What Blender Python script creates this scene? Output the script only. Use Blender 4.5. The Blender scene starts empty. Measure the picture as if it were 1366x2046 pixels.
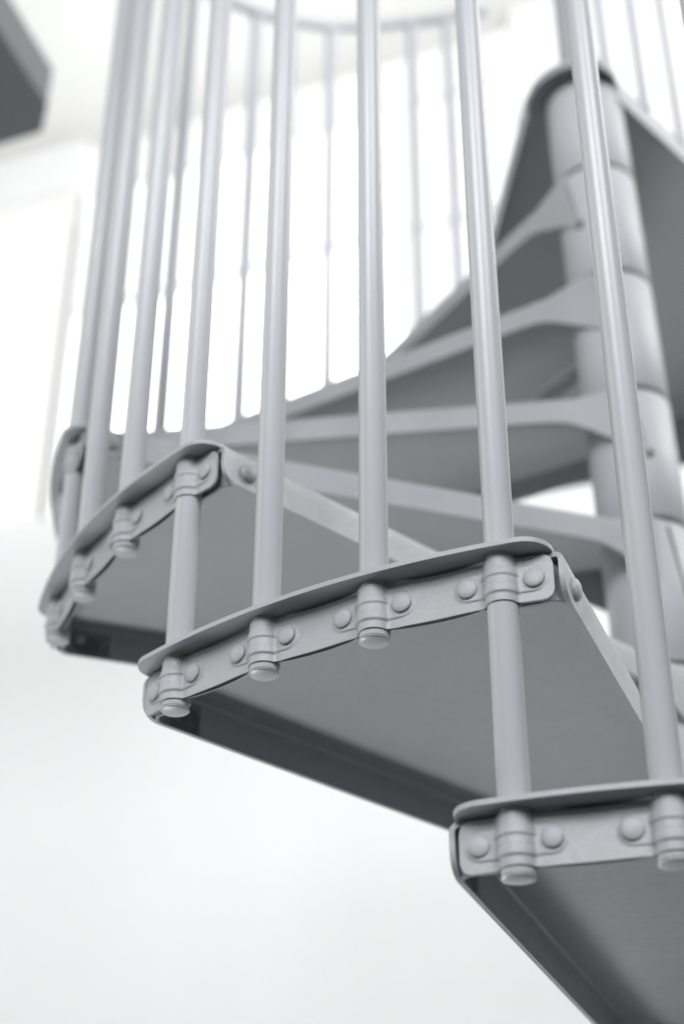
import bpy, bmesh, math, random
from math import sin, cos, radians, pi, sqrt, atan2
from mathutils import Vector, Matrix

scene = bpy.context.scene
COL = scene.collection

# ------------------------------------------------------------------ camera
CAM = Vector((1.66285, 0.24802, -0.37244))
PITCH, YAW, ROLL = radians(31.7310), radians(201.2218), radians(0.18997)
fw = Vector((cos(PITCH)*cos(YAW), cos(PITCH)*sin(YAW), sin(PITCH)))
r0 = fw.cross(Vector((0, 0, 1))).normalized()
u0 = r0.cross(fw)
rt = r0*cos(ROLL) + u0*sin(ROLL)
up = -r0*sin(ROLL) + u0*cos(ROLL)
cd = bpy.data.cameras.new('camera')
cam = bpy.data.objects.new('camera', cd)
COL.objects.link(cam)
M = Matrix((rt, up, -fw)).transposed().to_4x4()
M.translation = CAM
cam.matrix_world = M
cd.sensor_fit = 'VERTICAL'
cd.sensor_height = 36.0
cd.sensor_width = 24.0
cd.lens = 3064.85/2046*36.0
cd.clip_start, cd.clip_end = 0.02, 200
cd.dof.use_dof = True
cd.dof.focus_distance = 1.185
cd.dof.aperture_fstop = 3.0
cd.dof.aperture_blades = 9
scene.camera = cam

# ------------------------------------------------------------------ light
w = bpy.data.worlds.new('World'); scene.world = w; w.use_nodes = True
bg = w.node_tree.nodes['Background']
bg.inputs[0].default_value = (0.93, 0.965, 1.0, 1)
bg.inputs[1].default_value = 0.06
vs = scene.view_settings
vs.view_transform = 'Standard'; vs.look = 'None'; vs.exposure = 0.0; vs.gamma = 1.0

def area(name, loc, target, sx, sy, power, col):
    l = bpy.data.lights.new(name, 'AREA'); l.shape = 'RECTANGLE'
    l.size, l.size_y, l.energy, l.color = sx, sy, power, col
    o = bpy.data.objects.new(name, l); COL.objects.link(o)
    o.location = loc
    o.rotation_euler = (Vector(target)-Vector(loc)).to_track_quat('-Z', 'Y').to_euler()
    return o
# added unseen area lamps: left and front fill, right wall wash, low floor bounce
area('fill_light_left', (1.9, -2.9, 1.3), (0.2, 0, 0.4), 1.4, 2.4, 24, (1.0, 0.99, 0.97))
area('fill_light_front', (6.6, -0.1, 3.0), (0.3, 0, 0.3), 3.0, 2.2, 375, (0.96, 0.978, 1.0))
area('fill_light_front_high', (5.0, 4.0, 3.6), (0.3, 0, 0.3), 3.0, 2.2, 320, (0.96, 0.978, 1.0))
area('wall_wash_right', (-0.9, 2.9, 3.0), (-2.2, -1.0, 2.4), 1.4, 1.4, 104, (1.0, 1.0, 1.0))
area('floor_bounce_fill', (-0.3, -1.45, -1.42), (0.45, -0.1, 0.2), 1.1, 0.7, 37, (0.975, 0.985, 1.0))

# ------------------------------------------------------------------ constants (metres)
R = 0.700                    # circle of the balusters
H = 0.19682                  # rise of one tread
A = radians(25.2101)         # turn of one tread
AJ = A/3                     # angle between balusters
FL = 0.0375                  # depth of the flanges
WS, SL = 0.0590, 0.2080      # half width of a tread: WS + SL*x (tangent to the hub)
RH = 0.0560                  # hub radius
TR = 0.0115                  # baluster radius

# ------------------------------------------------------------------ materials
def new_mat(name):
    m = bpy.data.materials.new(name); m.use_nodes = True
    return m, m.node_tree, m.node_tree.nodes['Principled BSDF']

def paint(name, col, rough, bump=0.25, grain=900.0, var=0.05, spec=0.5, rv=1.0, med=0.6):
    m, nt, b = new_mat(name)
    N = nt.nodes; L = nt.links
    tc = N.new('ShaderNodeTexCoord')
    n1 = N.new('ShaderNodeTexNoise'); n1.inputs['Scale'].default_value = grain; n1.inputs['Detail'].default_value = 3
    n2 = N.new('ShaderNodeTexNoise'); n2.inputs['Scale'].default_value = 9; n2.inputs['Detail'].default_value = 4
    n3 = N.new('ShaderNodeTexNoise'); n3.inputs['Scale'].default_value = 130; n3.inputs['Detail'].default_value = 3
    for n in (n1, n2, n3): L.new(tc.outputs['Object'], n.inputs['Vector'])
    ad = N.new('ShaderNodeMath'); ad.operation = 'ADD'
    hf = N.new('ShaderNodeMath'); hf.operation = 'MULTIPLY_ADD'; hf.inputs[1].default_value = 0.3; hf.inputs[2].default_value = 0.35
    L.new(n2.outputs['Fac'], hf.inputs[0])
    L.new(n1.outputs['Fac'], ad.inputs[0]); L.new(hf.outputs[0], ad.inputs[1])
    rp = N.new('ShaderNodeMapRange')
    rp.inputs['From Min'].default_value = 0.7; rp.inputs['From Max'].default_value = 1.3
    rp.inputs['To Min'].default_value = 1-var; rp.inputs['To Max'].default_value = 1+var
    L.new(ad.outputs[0], rp.inputs['Value'])
    mx = N.new('ShaderNodeMix'); mx.data_type = 'RGBA'; mx.blend_type = 'MULTIPLY'; mx.inputs['Factor'].default_value = 1
    mx.inputs['A'].default_value = (*col, 1)
    L.new(rp.outputs[0], mx.inputs['B'])
    n4 = N.new('ShaderNodeTexNoise'); n4.inputs['Scale'].default_value = 28; n4.inputs['Detail'].default_value = 5
    L.new(tc.outputs['Object'], n4.inputs['Vector'])
    hr_ = N.new('ShaderNodeMapRange'); hr_.inputs['From Min'].default_value = 0.38; hr_.inputs['From Max'].default_value = 0.62
    L.new(n4.outputs['Fac'], hr_.inputs['Value'])
    tm = N.new('ShaderNodeMix'); tm.data_type = 'RGBA'; tm.blend_type = 'MIX'
    tm.inputs['A'].default_value = (1.0, 1.0, 1.0, 1); tm.inputs['B'].default_value = (1.0-var*0.35, 1.0-var*0.18, 1.0, 1)
    L.new(hr_.outputs[0], tm.inputs['Factor'])
    m2 = N.new('ShaderNodeMix'); m2.data_type = 'RGBA'; m2.blend_type = 'MULTIPLY'; m2.inputs['Factor'].default_value = 1
    L.new(mx.outputs['Result'], m2.inputs['A']); L.new(tm.outputs['Result'], m2.inputs['B'])
    L.new(m2.outputs['Result'], b.inputs['Base Color'])
    rr = N.new('ShaderNodeMapRange')
    rr.inputs['From Min'].default_value = 0.3; rr.inputs['From Max'].default_value = 0.7
    rr.inputs['To Min'].default_value = rough-0.06*rv; rr.inputs['To Max'].default_value = rough+0.08*rv
    L.new(n3.outputs['Fac'], rr.inputs['Value']); L.new(rr.outputs[0], b.inputs['Roughness'])
    b.inputs['Specular IOR Level'].default_value = spec
    s = N.new('ShaderNodeMath'); s.operation = 'MULTIPLY_ADD'; s.inputs[1].default_value = med
    L.new(n3.outputs['Fac'], s.inputs[0]); L.new(n1.outputs['Fac'], s.inputs[2])
    bp = N.new('ShaderNodeBump'); bp.inputs['Strength'].default_value = bump; bp.inputs['Distance'].default_value = 0.0006
    L.new(s.outputs[0], bp.inputs['Height']); L.new(bp.outputs['Normal'], b.inputs['Normal'])
    return m

M_PAINT = paint('grey_paint', (0.312, 0.319, 0.330), 0.42, bump=0.6, var=0.10)
M_TUBE = paint('grey_paint_smooth', (0.43, 0.435, 0.452), 0.31, bump=0.16, grain=1300, var=0.05, rv=0.25, med=0.15)
M_HUB = paint('grey_paint_hub_lit', (0.375, 0.383, 0.397), 0.48, bump=0.3, var=0.06)  # lighter than the tread paint: light off the white wall put into it
M_WALL = paint('white_plaster', (0.79, 0.788, 0.783), 0.9, bump=0.1, grain=60, var=0.012, spec=0.2)
M_CEIL = paint('white_ceiling', (0.87, 0.86, 0.842), 0.9, bump=0.1, grain=60, var=0.012, spec=0.2)
M_FLOOR = paint('dark_floor', (0.07, 0.067, 0.064), 0.5, bump=0.1, grain=40, var=0.06)
M_DARK = paint('dark_steel_paint', (0.125, 0.13, 0.14), 0.5, bump=0.2)
M_BRACKET = paint('blued_steel_shaded', (0.21, 0.22, 0.24), 0.45, bump=0.3)  # bluish steel, darkened to paint in the shade of the corner recess
M_CORE = paint('core_gap_shade', (0.035, 0.037, 0.04), 0.6, bump=0.2)  # shade of column joints, seam gaps and holes put into the colour
M_FRAME = paint('white_window_frame', (0.82, 0.82, 0.82), 0.4, bump=0.05, var=0.01)
def glow(name, col, s):
    m = bpy.data.materials.new(name); m.use_nodes = True
    nt = m.node_tree; nt.nodes.clear()
    e = nt.nodes.new('ShaderNodeEmission'); o = nt.nodes.new('ShaderNodeOutputMaterial')
    e.inputs[0].default_value = (*col, 1); e.inputs[1].default_value = s
    nt.links.new(e.outputs[0], o.inputs[0])
    return m
M_GLOW = glow('daylight_glass', (0.93, 1.0, 1.0), 4.6)
M_GLOW5 = glow('lintel_glow', (0.99, 1.0, 0.99), 1.25)  # glowing sheet added to whiten the lintel above the window
M_GLOW4 = glow('daylight_glass_right', (0.99, 1.0, 0.99), 1.4)
M_GLOW3 = glow('curtained_glass', (1.0, 0.998, 0.985), 1.02)
M_GLOW2 = glow('daylight_glass_upper', (0.97, 1.0, 1.0), 2.2)

# ------------------------------------------------------------------ mesh helpers
def mesh_of(bm, name, mat, smooth=True, ang=35):
    bmesh.ops.recalc_face_normals(bm, faces=bm.faces)
    me = bpy.data.meshes.new(name); bm.to_mesh(me); bm.free()
    me.materials.append(mat)
    if smooth:
        for p in me.polygons: p.use_smooth = True
        me.set_sharp_from_angle(angle=radians(ang))
    return me
def link(name, me, parent=None, loc=(0, 0, 0), rotz=0.0):
    o = bpy.data.objects.new(name, me); COL.objects.link(o)
    o.location = loc; o.rotation_euler = (0, 0, rotz)
    if parent: o.parent = parent
    return o
def tilt(o, loc, rotz):
    o.matrix_local = Matrix.Translation(Vector(loc)) @ Matrix.Rotation(0.020, 4, 'X') @ Matrix.Rotation(rotz, 4, 'Z')
def tag(o, label=None, cat=None, group=None, kind=None):
    if label: o['label'] = label
    if cat: o['category'] = cat
    if group: o['group'] = group
    if kind: o['kind'] = kind
    return o
def grid(bm, rows, close_u=False, close_v=False):
    vr = [[bm.verts.new(p) for p in r] for r in rows]
    nu = len(vr); nv = len(vr[0])
    for i in range(nu if close_u else nu-1):
        for j in range(nv if close_v else nv-1):
            a, b, c, d = vr[i][j], vr[i][(j+1) % nv], vr[(i+1) % nu][(j+1) % nv], vr[(i+1) % nu][j]
            bm.faces.new((a, b, c, d))
    return vr
def lathe(bm, prof, n=24, mat=None):
    """prof: list of (r, z); r == 0 makes a pole"""
    rings = []
    for r, z in prof:
        if r == 0: rings.append([bm.verts.new((0, 0, z))])
        else: rings.append([bm.verts.new((r*cos(2*pi*k/n), r*sin(2*pi*k/n), z)) for k in range(n)])
    for a, b in zip(rings, rings[1:]):
        for k in range(n):
            if len(a) == 1: bm.faces.new((a[0], b[k], b[(k+1) % n]))
            elif len(b) == 1: bm.faces.new((a[k], a[(k+1) % n], b[0]))
            else: bm.faces.new((a[k], a[(k+1) % n], b[(k+1) % n], b[k]))
    if mat is not None:
        vs_ = [v for r in rings for v in r]
        bmesh.ops.transform(bm, matrix=mat, verts=vs_)
def prism(bm, pts, z0, z1):
    """closed polygon (plan view) extruded"""
    n = len(pts)
    lo = [bm.verts.new((x, y, z0)) for x, y in pts]; hi = [bm.verts.new((x, y, z1)) for x, y in pts]
    bm.faces.new(lo[::-1]); bm.faces.new(hi)
    for k in range(n): bm.faces.new((lo[k], lo[(k+1) % n], hi[(k+1) % n], hi[k]))
def box(bm, a, b):
    prism(bm, [(a[0], a[1]), (b[0], a[1]), (b[0], b[1]), (a[0], b[1])], a[2], b[2])
def add_bevel(o, wdt, seg=2, ang=40):
    m = o.modifiers.new('bevel', 'BEVEL'); m.width = wdt; m.segments = seg; m.limit_method = 'ANGLE'; m.angle_limit = radians(ang)
    m.harden_normals = False
def polar(r, a): return (r*cos(a), r*sin(a))
def round_poly(pts, rad, seg=6):
    """round the corners of a plan polygon; rad is a list"""
    out = []
    n = len(pts)
    for i in range(n):
        p = Vector(pts[i]); a = Vector(pts[i-1])-p; b = Vector(pts[(i+1) % n])-p
        r = rad[i] if isinstance(rad, (list, tuple)) else rad
        if r <= 0: out.append(tuple(p)); continue
        la, lb = a.length, b.length; a.normalize(); b.normalize()
        th = math.acos(max(-1, min(1, a.dot(b))))
        t = min(r/math.tan(th/2), la*0.49, lb*0.49); rr = t*math.tan(th/2)
        c = p + (a+b).normalized()*(rr/sin(th/2))
        s = p+a*t-c; e = p+b*t-c
        a0 = atan2(s.y, s.x); a1 = atan2(e.y, e.x); d = (a1-a0+pi) % (2*pi)-pi
        for k in range(seg+1):
            q = a0+d*k/seg; out.append((c.x+rr*cos(q), c.y+rr*sin(q)))
    return out

# ------------------------------------------------------------------ tread parts (local frame: +x = middle of the tread, z = 0 its top)
XE = 0.6725                                # where the side flanges end
def pan_mesh():
    """folded sheet: top plate, two side flanges that deepen and run into the hub"""
    bm = bmesh.new()
    xs = [-0.012, -0.004, 0.004, 0.014, 0.026, 0.040, 0.056, 0.074, 0.10, 0.16, 0.25, 0.35, 0.45, 0.55, 0.62, 0.650, 0.6535, 0.6570, 0.6610, 0.6650, 0.6685, 0.6710, 0.6725]
    x0, x1 = xs[0], xs[-1]
    rb = 0.0075
    def depth(x):
        d = FL
        if x < 0.085: d = FL + 0.062*((0.085-x)/0.097)**1.8
        e = XE-x; rc = 0.017
        if e < rc: d = FL-rc+sqrt(max(0, rc*rc-(rc-e)**2))
        return max(d, rb+0.003)
    rows = []
    for x in xs:
        u = (x-x0)/(x1-x0)
        row = []
        hw = WS+SL*x
        D = depth(x)
        def side(sg):
            pts = []
            for t in (1.0, 0.75, 0.5, 0.25):
                zq = -rb-(D-rb)*t
                sh = 0.16*zq*max(0, min(1, (0.03-x)/0.03))
                pts.append((x+sh, sg*(WS+SL*(x+sh)), zq))
            for k in range(5):
                th = radians(90-22.5*k)
                pts.append((x, sg*(hw-rb+rb*sin(th)), -rb+rb*cos(th)-0.0004+0.013*max(0, min(1, (0.055-x)/0.05))))
            return pts
        row += side(-1)
        nv = 14
        for k in range(1, nv):
            v = -1+2*k/nv
            # the front edge of the plate follows the arc
            hwe = WS+SL*x1-rb
            yE = v*hwe
            xE = sqrt(0.6950**2-yE*yE)
            X = x0+u*(xE-x0)
            hwx = WS+SL*X-rb if X < x1 else hwe
            f = min(1, (1-abs(v))*6)
            X = x*(1-f)+X*f
            y = v*(WS+SL*min(X, x1)-rb)
            if u < 0.2: pass
            row.append((X, y, -0.0004))
        row += side(1)[::-1]
        rows.append(row)
    grid(bm, rows)
    # make every normal point outwards (up / out), then thicken inwards
    bmesh.ops.recalc_face_normals(bm, faces=bm.faces)
    bm.normal_update()
    top = max(bm.faces, key=lambda f: f.calc_center_median().z - abs(f.calc_center_median().y))
    if top.normal.z < 0: bmesh.ops.reverse_faces(bm, faces=bm.faces)
    bm.normal_update()
    vs_ = list(bm.verts); fs = list(bm.faces)
    T = 0.0042
    inner = {}
    for v in vs_:
        n = v.normal.copy()
        inner[v] = bm.verts.new(v.co - n*T)
    edges = [e for e in bm.edges if e.is_boundary]
    for f in fs: bm.faces.new([inner[v] for v in reversed(f.verts)])
    for e in edges:
        a, b = e.verts
        bm.faces.new((a, b, inner[b], inner[a]))
    return mesh_of(bm, 'tread', M_PAINT, ang=40)

def lip_mesh(j0, j1, ang_of):
    """nosing: arc plate lying over the clamps, corners rounded"""
    a0, a1 = ang_of(j0), ang_of(j1)      # a0 > a1
    ri, ro = 0.672, 0.7215
    pts = []
    n = 40; rc = 0.024
    d0 = (a0-a1)
    # outer arc with rounded corners
    ca = rc/ro
    for k in range(9):                    # right end corner
        th = pi/2*k/8
        pts.append(polar(ro-rc+rc*sin(th), a0-ca+ca*cos(th)))
    for k in range(1, n): pts.append(polar(ro, a0-ca-(d0-2*ca)*k/n))
    for k in range(9):
        th = pi/2*(1-k/8)
        pts.append(polar(ro-rc+rc*sin(th), a1+ca-ca*cos(th)))
    for k in range(n+1): pts.append(polar(ri, a1+d0*k/n))
    bm = bmesh.new(); prism(bm, pts, 0.0, 0.0042)
    return mesh_of(bm, 'nosing', M_PAINT, ang=50)

def strip_mesh(clamps, a0, a1, side=1, name='clamp_strip'):
    """pressed strip that wraps the balusters; side=1 in front of them, side=-1 behind them"""
    rbp = TR+(0.0014 if side > 0 else 0.0010)
    fr = 0.0040
    yb = 0.0026 if side > 0 else -0.0001
    base = R+(yb if side > 0 else yb)
    q0 = yb if side > 0 else 0.0001          # height of the flat above the tube centre, along the side's direction
    yc = sqrt((rbp+fr)**2-(q0+fr)**2)
    phi = atan2(yc, q0+fr)
    P = []                                   # (position, normal, distance to the clamp, on the bump)
    cl = sorted(clamps, reverse=True)
    def addp(r, a, t): P.append((Vector(polar(r, a)), Vector(polar(1, a))*side, t, 0))
    def between(aa, bb, bow):
        L = abs(aa-bb)*R; n = max(2, int(L/0.0014))
        for k in range(1, n):
            q = k/n; a = aa+(bb-aa)*q
            rr = base+bow*sin(pi*q)**(2 if side > 0 else 0.6)
            addp(rr, a, min(abs(a-c)*R for c in cl))
    cur = a0
    addp(base, a0, abs(a0-cl[0])*R)
    bow = -0.0014 if side > 0 else -0.0052
    for i, c in enumerate(cl):
        between(cur, c+yc/R, bow if i else 0)
        cx = Vector(polar(R, c)); ex = Vector(polar(1, c))*side; ey = Vector((-sin(c), cos(c)))
        loc = []
        for k in range(6):                   # concave fillet
            th = pi+phi*k/5
            d = Vector((cos(th), sin(th)))
            loc.append((Vector((q0+fr, yc))+d*fr, -d, 0))
        for k in range(1, 24):
            th = phi-2*phi*k/24
            d = Vector((cos(th), sin(th)))
            loc.append((d*rbp, d, 1))
        for k in range(6):
            th = pi-phi*(1-k/5)
            d = Vector((cos(th), sin(th)))
            loc.append((Vector((q0+fr, -yc))+d*fr, -d, 0))
        for q, n, bf in loc:
            w_ = 1.0 if bf else max(0, 1-(abs(q.y)-rbp*0.9)/(yc-rbp*0.9))
            P.append((cx+ex*q.x+ey*q.y, (ex*n.x+ey*n.y).normalized(), abs(q.y), max(0, min(1, w_))))
        cur = c-yc/R
    between(cur, a1, 0); addp(base, a1, abs(a1-cl[-1])*R)
    NZ = 52 if side > 0 else 10
    z1, z0 = -0.0030, -0.0400
    zc = -0.0217
    def st(x, a, b): 
        q = max(0, min(1, (x-a)/(b-a))); return q*q*(3-2*q)
    def disp(t, z, w_, i):
        if side < 0: return 0
        dx = max(0, t-0.0238); dz = abs(z-zc)
        rr = sqrt(dx*dx+dz*dz) if dx > 0 else dz
        flat = 0.0011*(1-st(rr, 0.0102, 0.0112))
        if w_ <= 0: return flat
        d = -z
        b1 = 0.0015*st(d, 0.0085, 0.0180)*(1-st(d, 0.0186, 0.0200))
        b2 = (0.0006+0.0009*st(d, 0.0200, 0.0318))*st(d, 0.0190, 0.0200)*(1-st(d, 0.0326, 0.0340))
        b3 = -0.0003*math.exp(-((d-0.0262)/0.0008)**2)-0.00025*math.exp(-((d-0.0125)/0.0007)**2)
        return flat*(1-w_)+(b1+b2+b3)*w_
    rows = []
    na = len(P)
    for k in range(NZ+1):
        row = []
        for i, (p, n, t, w_) in enumerate(P):
            rc = 0.0085
            e = min((p-P[0][0]).length, (p-P[-1][0]).length)
            lim = rc-sqrt(max(0, rc*rc-(rc-e)**2)) if e < rc else 0.0
            zz = (z1-lim)+((z0+lim)-(z1-lim))*k/NZ
            q = p+n*disp(t, zz, w_, i)
            row.append((q.x, q.y, zz))
        rows.append(row)
    bm = bmesh.new()
    vr = grid(bm, rows)
    T = 0.0011
    vin = []
    for k, row in enumerate(rows):
        vin.append([bm.verts.new((x-P[i][1].x*T, y-P[i][1].y*T, z)) for i, (x, y, z) in enumerate(row)])
    for k in range(NZ):
        for i in range(na-1): bm.faces.new((vin[k][i], vin[k+1][i], vin[k+1][i+1], vin[k][i+1]))
    for i in range(na-1):
        bm.faces.new((vr[0][i], vin[0][i], vin[0][i+1], vr[0][i+1]))
        bm.faces.new((vr[NZ][i], vr[NZ][i+1], vin[NZ][i+1], vin[NZ][i]))
    for k in range(NZ):
        bm.faces.new((vr[k][0], vr[k+1][0], vin[k+1][0], vin[k][0]))
        bm.faces.new((vr[k][-1], vin[k][-1], vin[k+1][-1], vr[k+1][-1]))
    return mesh_of(bm, name, M_PAINT, ang=50)

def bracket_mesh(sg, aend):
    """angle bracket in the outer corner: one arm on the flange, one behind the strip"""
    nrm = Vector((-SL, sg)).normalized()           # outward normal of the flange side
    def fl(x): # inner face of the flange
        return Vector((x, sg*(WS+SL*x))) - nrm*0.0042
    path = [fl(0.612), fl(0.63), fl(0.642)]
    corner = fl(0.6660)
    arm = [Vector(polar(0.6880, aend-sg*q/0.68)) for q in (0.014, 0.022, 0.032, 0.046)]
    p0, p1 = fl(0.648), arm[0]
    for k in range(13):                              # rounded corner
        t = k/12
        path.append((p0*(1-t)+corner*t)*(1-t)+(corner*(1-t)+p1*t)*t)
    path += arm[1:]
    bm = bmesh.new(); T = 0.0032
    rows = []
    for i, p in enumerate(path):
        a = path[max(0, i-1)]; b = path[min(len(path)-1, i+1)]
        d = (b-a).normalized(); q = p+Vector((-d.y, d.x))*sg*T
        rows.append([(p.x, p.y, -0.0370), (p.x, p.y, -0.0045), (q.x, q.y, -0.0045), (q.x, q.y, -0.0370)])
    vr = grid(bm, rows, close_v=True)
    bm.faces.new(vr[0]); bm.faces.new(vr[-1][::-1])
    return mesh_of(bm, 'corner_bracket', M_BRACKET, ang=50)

def rivet_mesh():
    bm = bmesh.new(); r = 0.0079
    prof = [(r*0.93, -0.0012), (r*0.95, 0.0003), (r, 0.0011), (r*0.985, 0.0017)]
    for k in range(1, 6):
        q = k/6*pi/2
        prof.append((r*0.985*cos(q), 0.0017+0.0019*sin(q)))
    prof.append((0, 0.0036))
    lathe(bm, prof, 28)
    return mesh_of(bm, 'rivet', M_PAINT, ang=60)
ME_RIVET = rivet_mesh()
def dome_mesh():
    bm = bmesh.new(); r = 0.0090
    prof = [(r*0.97, -0.0012), (r, 0.0004)]
    for k in range(1, 8): prof.append((r*cos(k/8*pi/2), 0.0004+0.0046*sin(k/8*pi/2)))
    prof.append((0, 0.0050))
    lathe(bm, prof, 28)
    return mesh_of(bm, 'rivet', M_PAINT, ang=60)
ME_RIVET2 = dome_mesh()

def hub_mesh():
    bm = bmesh.new()
    zt, zb = 0.006, 0.006-H+0.0070
    e = 0.0012
    lathe(bm, [(0.046, zt), (RH-e, zt), (RH, zt-e), (RH, zb+e), (RH-e, zb), (0.046, zb)], 72)
    return mesh_of(bm, 'hub_sleeve', M_HUB, ang=50)
ME_HUB = hub_mesh()

def tube_mesh(z0, z1, r=TR, name='baluster'):
    bm = bmesh.new()
    n = 28
    lathe(bm, [(r*0.8, z0), (r-0.0004, z0), (r, z0+0.0005), (r, z1)], n)
    return mesh_of(bm, name, M_TUBE, ang=60)
def cap_mesh():
    bm = bmesh.new(); r = TR+0.0003
    rb_ = 0.0002
    prof = [(r*0.8, 0.0003), (r*0.90, -0.0002), (r*0.90, -0.0008), (r, -0.0009), (r+0.0003, -0.0014), (r*0.985, -0.0019), (r*0.7, -0.0025), (r*0.35, -0.0029), (0, -0.0030)]
    lathe(bm, prof, 28)
    return mesh_of(bm, 'end_cap', M_TUBE, ang=60)
ME_CAP = cap_mesh()

# ------------------------------------------------------------------ the staircase
stair = bpy.data.objects.new('spiral_staircase', None); COL.objects.link(stair)
tag(stair, 'light grey painted steel spiral staircase with riveted wedge treads and round balusters', 'staircase')

JM = {10: 9.95, 11: 10.86, 12: 11.85, 13: 12.83, 14: 13.80, 15: 14.77, 16: 15.73, 17: 16.69, 18: 17.5}
def lean(k): return -(k*H-0.85)*0.020 if k >= 2 else 0.0091
def leanz(z): return max(-0.014, min(0.0091, -(z-0.85)*0.020))
def jj(n): return JM.get(n, float(n))
ME_PAN = pan_mesh()
LIP0 = None
cache = {}
for k in range(-4, 7):
    mid = 3*(k-1)+1.5
    rot = -mid*AJ
    def ang_of(j, mid=mid): return -(j-mid)*AJ
    js = [jj(3*(k-1)+i) for i in range(4)]
    std = all(abs(j-(3*(k-1)+i)) < 1e-6 for i, j in enumerate(js))
    cl = [ang_of(j) for j in js]
    a0, a1 = ang_of(mid-1.5-0.385), ang_of(mid+1.5+0.385)
    if std and 'std' in cache: ms = cache['std']
    else:
        ms = dict(lip=lip_mesh(mid-1.5-0.385, mid+1.5+0.42, ang_of), strip=strip_mesh(cl, a0, a1, 1),
                  band=strip_mesh(cl, a0-0.001, a1+0.001, -1, 'back_strip'),
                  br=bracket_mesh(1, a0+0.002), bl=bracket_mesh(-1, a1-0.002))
        if std: cache['std'] = ms
    t = link('tread', ME_PAN, stair, (0, lean(k) if k > 3 else 0, k*H), rot)
    add_bevel(t, 0.0006, 2, 50)
    o = link('nosing', ms['lip'], t); add_bevel(o, 0.00035, 2, 50); o.modifiers['bevel'].harden_normals = True
    o = link('clamp_strip', ms['strip'], t)
    o = link('back_strip', ms['band'], t)
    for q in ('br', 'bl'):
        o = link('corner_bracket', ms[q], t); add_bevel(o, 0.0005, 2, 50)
    rnd = random.Random(k+50)
    for c in cl:
        for sg in (1, -1):
            a = c+sg*0.0252/R
            o = link('rivet', ME_RIVET, t)
            z = -0.0217+rnd.uniform(-0.0005, 0.0005)
            m = Matrix.Translation(Vector((*polar(R+0.0033, a), z))) @ Matrix.Rotation(a+rnd.uniform(-0.05, 0.05), 4, 'Z') @ Matrix.Rotation(pi/2+rnd.uniform(-0.05, 0.05), 4, 'Y')
            o.matrix_local = m @ Matrix.Scale(rnd.uniform(0.96, 1.04), 4)
    for sg in (1, -1):
        x = 0.6455; n = Vector((-SL, sg, 0)).normalized()
        p = Vector((x, sg*(WS+SL*x), -0.0205))+n*0.0006
        o = link('rivet', ME_RIVET2, t)
        o.matrix_local = Matrix.Translation(p) @ n.to_track_quat('Z', 'Y').to_matrix().to_4x4()
        # the tail of the same rivet inside the pan
        o = link('rivet', ME_RIVET, t)
        o.matrix_local = Matrix.Translation(p-n*0.0078) @ (-n).to_track_quat('Z', 'Y').to_matrix().to_4x4() @ Matrix.Scale(0.8, 4)
    # hub sleeve with the gusset seam's bolt
    hb = link('hub_sleeve', ME_HUB, stair, (0, lean(k), k*H), rot)
    if k >= 3: tilt(hb, (0, lean(k), k*H), rot)
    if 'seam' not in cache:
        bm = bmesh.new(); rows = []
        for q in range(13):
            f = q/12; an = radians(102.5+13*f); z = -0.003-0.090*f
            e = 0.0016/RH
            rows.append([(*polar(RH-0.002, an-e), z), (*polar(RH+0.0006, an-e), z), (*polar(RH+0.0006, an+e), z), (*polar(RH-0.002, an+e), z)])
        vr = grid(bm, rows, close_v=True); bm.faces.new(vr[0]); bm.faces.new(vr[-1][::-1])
        cache['seam'] = mesh_of(bm, 'seam', M_CORE)  # dark bead stands in for the shade in the open gap
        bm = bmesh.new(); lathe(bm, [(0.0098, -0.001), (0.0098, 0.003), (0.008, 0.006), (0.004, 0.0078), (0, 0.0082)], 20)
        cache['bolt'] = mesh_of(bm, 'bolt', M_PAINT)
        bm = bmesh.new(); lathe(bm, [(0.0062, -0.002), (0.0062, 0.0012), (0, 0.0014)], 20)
        cache['bolt_hole'] = mesh_of(bm, 'bolt_hole', M_CORE)  # raised dark disc paints the shade inside a hole
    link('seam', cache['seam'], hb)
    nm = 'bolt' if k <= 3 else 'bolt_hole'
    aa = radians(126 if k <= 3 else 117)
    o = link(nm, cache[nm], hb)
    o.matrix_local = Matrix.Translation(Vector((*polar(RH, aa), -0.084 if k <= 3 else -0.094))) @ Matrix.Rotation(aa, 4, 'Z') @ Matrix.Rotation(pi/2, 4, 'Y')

# column core and newel above the landing
bm = bmesh.new(); lathe(bm, [(0, -1.5), (0.045, -1.5), (0.045, 0.39), (0.045, 0.8), (0.045, 7*H-0.01), (0, 7*H-0.01)], 48)
for v in bm.verts: v.co.y += leanz(v.co.z)
link('column', mesh_of(bm, 'column', M_CORE), stair)
bm = bmesh.new(); lathe(bm, [(0, 7*H+0.004), (0.026, 7*H+0.004), (0.026, 7*H+1.1), (0, 7*H+1.12)], 40)
link('newel_post', mesh_of(bm, 'newel_post', M_PAINT), stair, (0, -0.013, 0))
bm = bmesh.new(); lathe(bm, [(0.046, 7*H-0.0035), (RH-0.0012, 7*H-0.0035), (RH, 7*H-0.005), (RH, 6*H+0.0130+0.0012), (RH-0.0012, 6*H+0.0130), (0.046, 6*H+0.0130)], 72)
o = link('hub_sleeve', mesh_of(bm, 'hub_sleeve', M_HUB, ang=50), stair); tilt(o, (0, 0.017, 0), 0)

# handrail heights along the helix
HR = [(-20, -20*H/3+1.2478), (12.35, 2.058), (14.52, 2.190), (16.45, 2.309), (17.6, 2.368), (18.45, 2.401)]
def hz(j):
    for (a, za), (b, zb) in zip(HR, HR[1:]):
        if j <= b: return za+(zb-za)*(j-a)/(b-a)
    return HR[-1][1]
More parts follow.
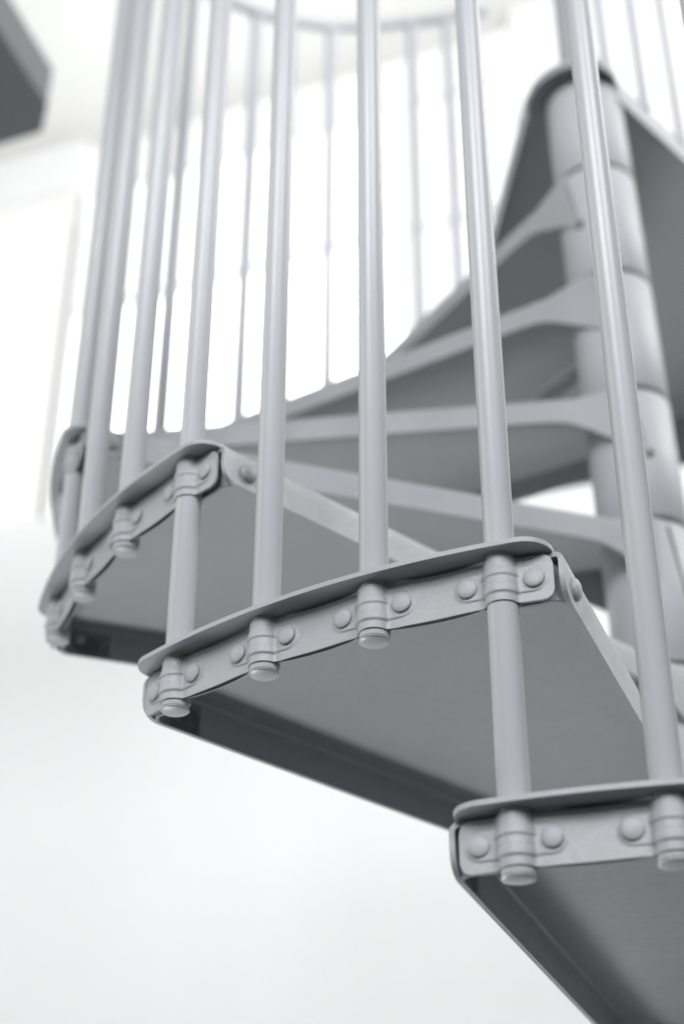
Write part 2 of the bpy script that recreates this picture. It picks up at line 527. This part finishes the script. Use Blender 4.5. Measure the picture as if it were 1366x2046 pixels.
# balusters: each starts under the lower of its two treads
for n in range(-15, 19):
    j = jj(n)
    k = math.ceil(n/3) if n % 3 else n//3
    zb = k*H-0.0446
    if n == 18: zb = 6*H-0.0446
    L_ = hz(j)-zb
    key = round(L_, 3)
    if ('t', key) not in cache: cache[('t', key)] = tube_mesh(0, key)
    b = link('baluster', cache[('t', key)], stair, (R*cos(-j*AJ), R*sin(-j*AJ), zb), -j*AJ)
    link('end_cap', ME_CAP, b)
# handrail
def sweep(path, r, n=16):
    bm = bmesh.new(); rows = []
    for i, p in enumerate(path):
        a = path[max(0, i-1)]; b = path[min(len(path)-1, i+1)]
        d = (b-a).normalized(); s = d.cross(Vector((0, 0, 1))).normalized(); u = s.cross(d)
        rows.append([tuple(p+s*(r*cos(2*pi*q/n))+u*(r*sin(2*pi*q/n))) for q in range(n)])
    vr = grid(bm, rows, close_v=True)
    bm.faces.new(vr[0]); bm.faces.new(vr[-1][::-1])
    return bm
path = []
j = -15.4
while j <= 18.45: path.append(Vector((R*cos(-j*AJ), R*sin(-j*AJ), hz(j)))); j += 0.15
link('handrail', mesh_of(sweep(path, 0.0145), 'handrail', M_TUBE, ang=60), stair)

# ------------------------------------------------------------------ landing plate at the top
Z7 = 7*H
lx = -0.88
pr0 = (0.030, -0.082)                 # start of the lower (right) edge
dr = Vector((-0.282, -0.142)).normalized()
pl0 = (0.020, 0.056)
dl = Vector((-0.158, 0.067)).normalized()
tr_ = (lx-pr0[0])/dr.x; tl_ = (lx-pl0[0])/dl.x
prE = (lx, pr0[1]+dr.y*tr_); plE = (lx, pl0[1]+dl.y*tl_)
poly = [prE, pr0]
rim = 0.086
a_s = atan2(pr0[1], pr0[0]); a_e = atan2(pl0[1], pl0[0])
for k in range(1, 20):
    a = a_s+(a_e-a_s)*k/20
    rr = 0.0842+(0.0595-0.0842)*(max(0, k-12)/8)**1.5 if k > 12 else 0.0842
    poly.append(polar(rr, a))
poly += [pl0, plE]
bm = bmesh.new(); prism(bm, poly, Z7-0.0035, Z7)
o = link('landing', mesh_of(bm, 'landing', M_PAINT, smooth=False), stair, (0, lean(7), 0)); add_bevel(o, 0.0006)
LAND = o
def slab(p, q, th, z0, z1, name, inward):
    p, q = Vector(p), Vector(q); d = (q-p).normalized(); n = Vector((-d.y, d.x))*inward*th
    bm = bmesh.new(); prism(bm, [tuple(p), tuple(q), tuple(q+n), tuple(p+n)], z0, z1)
    o = link(name, mesh_of(bm, name, M_PAINT, smooth=False), LAND); add_bevel(o, 0.0006)
slab(pr0, prE, 0.0035, Z7-0.040, Z7-0.0037, 'side_flange', -1)
slab(pl0, plE, 0.0035, Z7-0.040, Z7-0.0037, 'side_flange', 1)
slab((lx, prE[1]), (lx, plE[1]), 0.004, Z7-0.115, Z7-0.0037, 'rear_apron', -1)
# rim round the column
bm = bmesh.new(); out = []; inn = []
for k in range(0, 25):
    a = a_s+(a_e-a_s)*k/24
    q = k/24*20
    rr = 0.0842+(0.0595-0.0842)*(max(0, q-12)/8)**1.5 if q > 12 else 0.0842
    out.append(polar(rr-0.0004, a)); inn.append(polar(rr-0.0044, a))
prism(bm, out+inn[::-1], Z7-0.014, Z7-0.0037)
link('rim', mesh_of(bm, 'rim', M_PAINT, ang=50), LAND)
me = tube_mesh(0, 1.05, 0.0078)
for q in (-0.012, 0.086, 0.184, 0.282):
    link('baluster', me, stair, (pl0[0]+dl.x*q+0.004, pl0[1]+dl.y*q-0.005+lean(7), Z7), 0)

# ------------------------------------------------------------------ the room behind
XW = -2.2
def wz(z32): return -0.3724+(z32+0.3724)*((-XW+1.663)/(3.2+1.663))
def wy(y32): return 0.248+(y32-0.248)*((-XW+1.663)/(3.2+1.663))
z_sill, z_head, z_top, z_ceil = wz(3.128), wz(4.33), wz(5.108), wz(5.455)
y_l, y_m, y_r = wy(-3.08), wy(-1.35), wy(-0.80)
zf = -1.55
bm = bmesh.new()
Y0, Y1 = -4.2, 3.2
def wallbox(a, b, z0, z1): box(bm, (XW-0.2, a, z0), (XW, b, z1))
wallbox(Y0, Y1, zf, z_sill); wallbox(Y0, Y0+0.3, z_sill+0.0005, z_ceil-0.0005); wallbox(y_r, Y1, z_sill+0.0005, z_ceil-0.0005); wallbox(Y0+0.3005, y_l-0.0005, z_top, z_ceil-0.0005)
WALL = tag(link('back_wall', mesh_of(bm, 'back_wall', M_WALL, smooth=False)), kind='structure')
bm = bmesh.new(); box(bm, (XW+0.0005, Y0+0.001, z_top+0.004), (XW+0.003, y_l-0.05, z_top+0.014))
o = link('picture_rail', mesh_of(bm, 'picture_rail', M_FRAME, smooth=False), WALL); add_bevel(o, 0.004)
bm = bmesh.new(); box(bm, (XW+0.001, Y0-0.2, zf), (4.2, Y0, z_ceil))
tag(link('side_wall', mesh_of(bm, 'side_wall', M_WALL, smooth=False)), kind='structure')
bm = bmesh.new(); box(bm, (XW-0.2, Y0-0.2, zf-0.1), (5.0, Y1, zf-0.0005))
tag(link('floor', mesh_of(bm, 'floor', M_FLOOR, smooth=False)), kind='structure')
bm = bmesh.new(); box(bm, (XW-0.2, Y0, z_ceil), (1.2, Y1, z_ceil+0.15))
tag(link('ceiling', mesh_of(bm, 'ceiling', M_CEIL, smooth=False)), kind='structure')
# window
win = bpy.data.objects.new('window', None); COL.objects.link(win); win.location = (XW, (y_l+y_r)/2, z_sill)
tag(win, 'tall bright white framed window overexposed behind the balusters', 'window')
off = win.location
def wpart(name, a, b, mat, bev=0):
    bm = bmesh.new(); box(bm, tuple(Vector(a)-off), tuple(Vector(b)-off))
    o = link(name, mesh_of(bm, name, mat, smooth=False), win)
    if bev: add_bevel(o, bev)
g = 0.03
wpart('pane', (XW-0.09, y_l+g, z_sill+g), (XW-0.08, y_m-g, z_head-0.02), M_GLOW)
wpart('pane', (XW-0.09, y_l+g, z_head+0.02), (XW-0.08, y_m-g, z_top-0.01), M_GLOW2)
wpart('pane', (XW-0.09, y_m+0.001, z_sill+g), (XW-0.08, y_r-g, z_top-0.01), M_GLOW4)
wpart('frame', (XW-0.11, y_m-g+0.0005, z_sill+g+0.0008), (XW-0.05, y_m+0.0005, z_head-0.02), M_FRAME, 0.003)
wpart('frame', (XW-0.11, y_m-g+0.0005, z_head+0.02), (XW-0.05, y_m+0.0005, z_top-0.010), M_FRAME, 0.003)
wpart('pane', (XW-0.03, Y0+0.301, z_sill+0.004), (XW-0.006, y_l-0.001, z_top-0.001), M_GLOW3)
wpart('frame', (XW-0.11, y_l+0.0005, z_sill+0.0008), (XW-0.05, y_l+g, z_ceil-0.001), M_FRAME, 0.003)
wpart('frame', (XW-0.11, y_r-g, z_sill+0.0008), (XW-0.05, y_r-0.0005, z_ceil-0.001), M_FRAME, 0.003)
wpart('frame', (XW-0.11, y_l+g+0.0005, z_sill+0.0008), (XW-0.05, y_r-g-0.0005, z_sill+g), M_FRAME, 0.003)
wpart('pane', (XW-0.09, y_l+g, z_top+0.012), (XW-0.08, y_r-g, z_ceil-0.01), M_GLOW5)  # added glowing sheet in place of the lintel
wpart('transom_bar', (XW-0.11, y_l+g+0.0005, z_top-0.0095), (XW-0.05, y_r-g-0.0005, z_top+0.0115), M_FRAME, 0.003)
wpart('transom_bar', (XW-0.11, y_l+g+0.0005, z_head-0.0195), (XW-0.045, y_r-g-0.0005, z_head+0.0195), M_FRAME, 0.003)

# dark steel platform corner, upper left
sc = 1.0
bm = bmesh.new()
pts = [(-0.149+0.10, -1.235+0.006), (-0.149, -1.235), (-0.370, -1.249), (-0.438, -1.303), (-0.438, -1.415), (-0.44, -2.4), (0.6, -2.4), (0.6, -1.19)]
prism(bm, pts, 2.2, 2.32)
o = link('platform_corner', mesh_of(bm, 'platform_corner', M_DARK, smooth=False)); add_bevel(o, 0.003)
tag(o, 'blurred dark grey steel platform with a cut corner, upper left edge of the photo', 'platform')
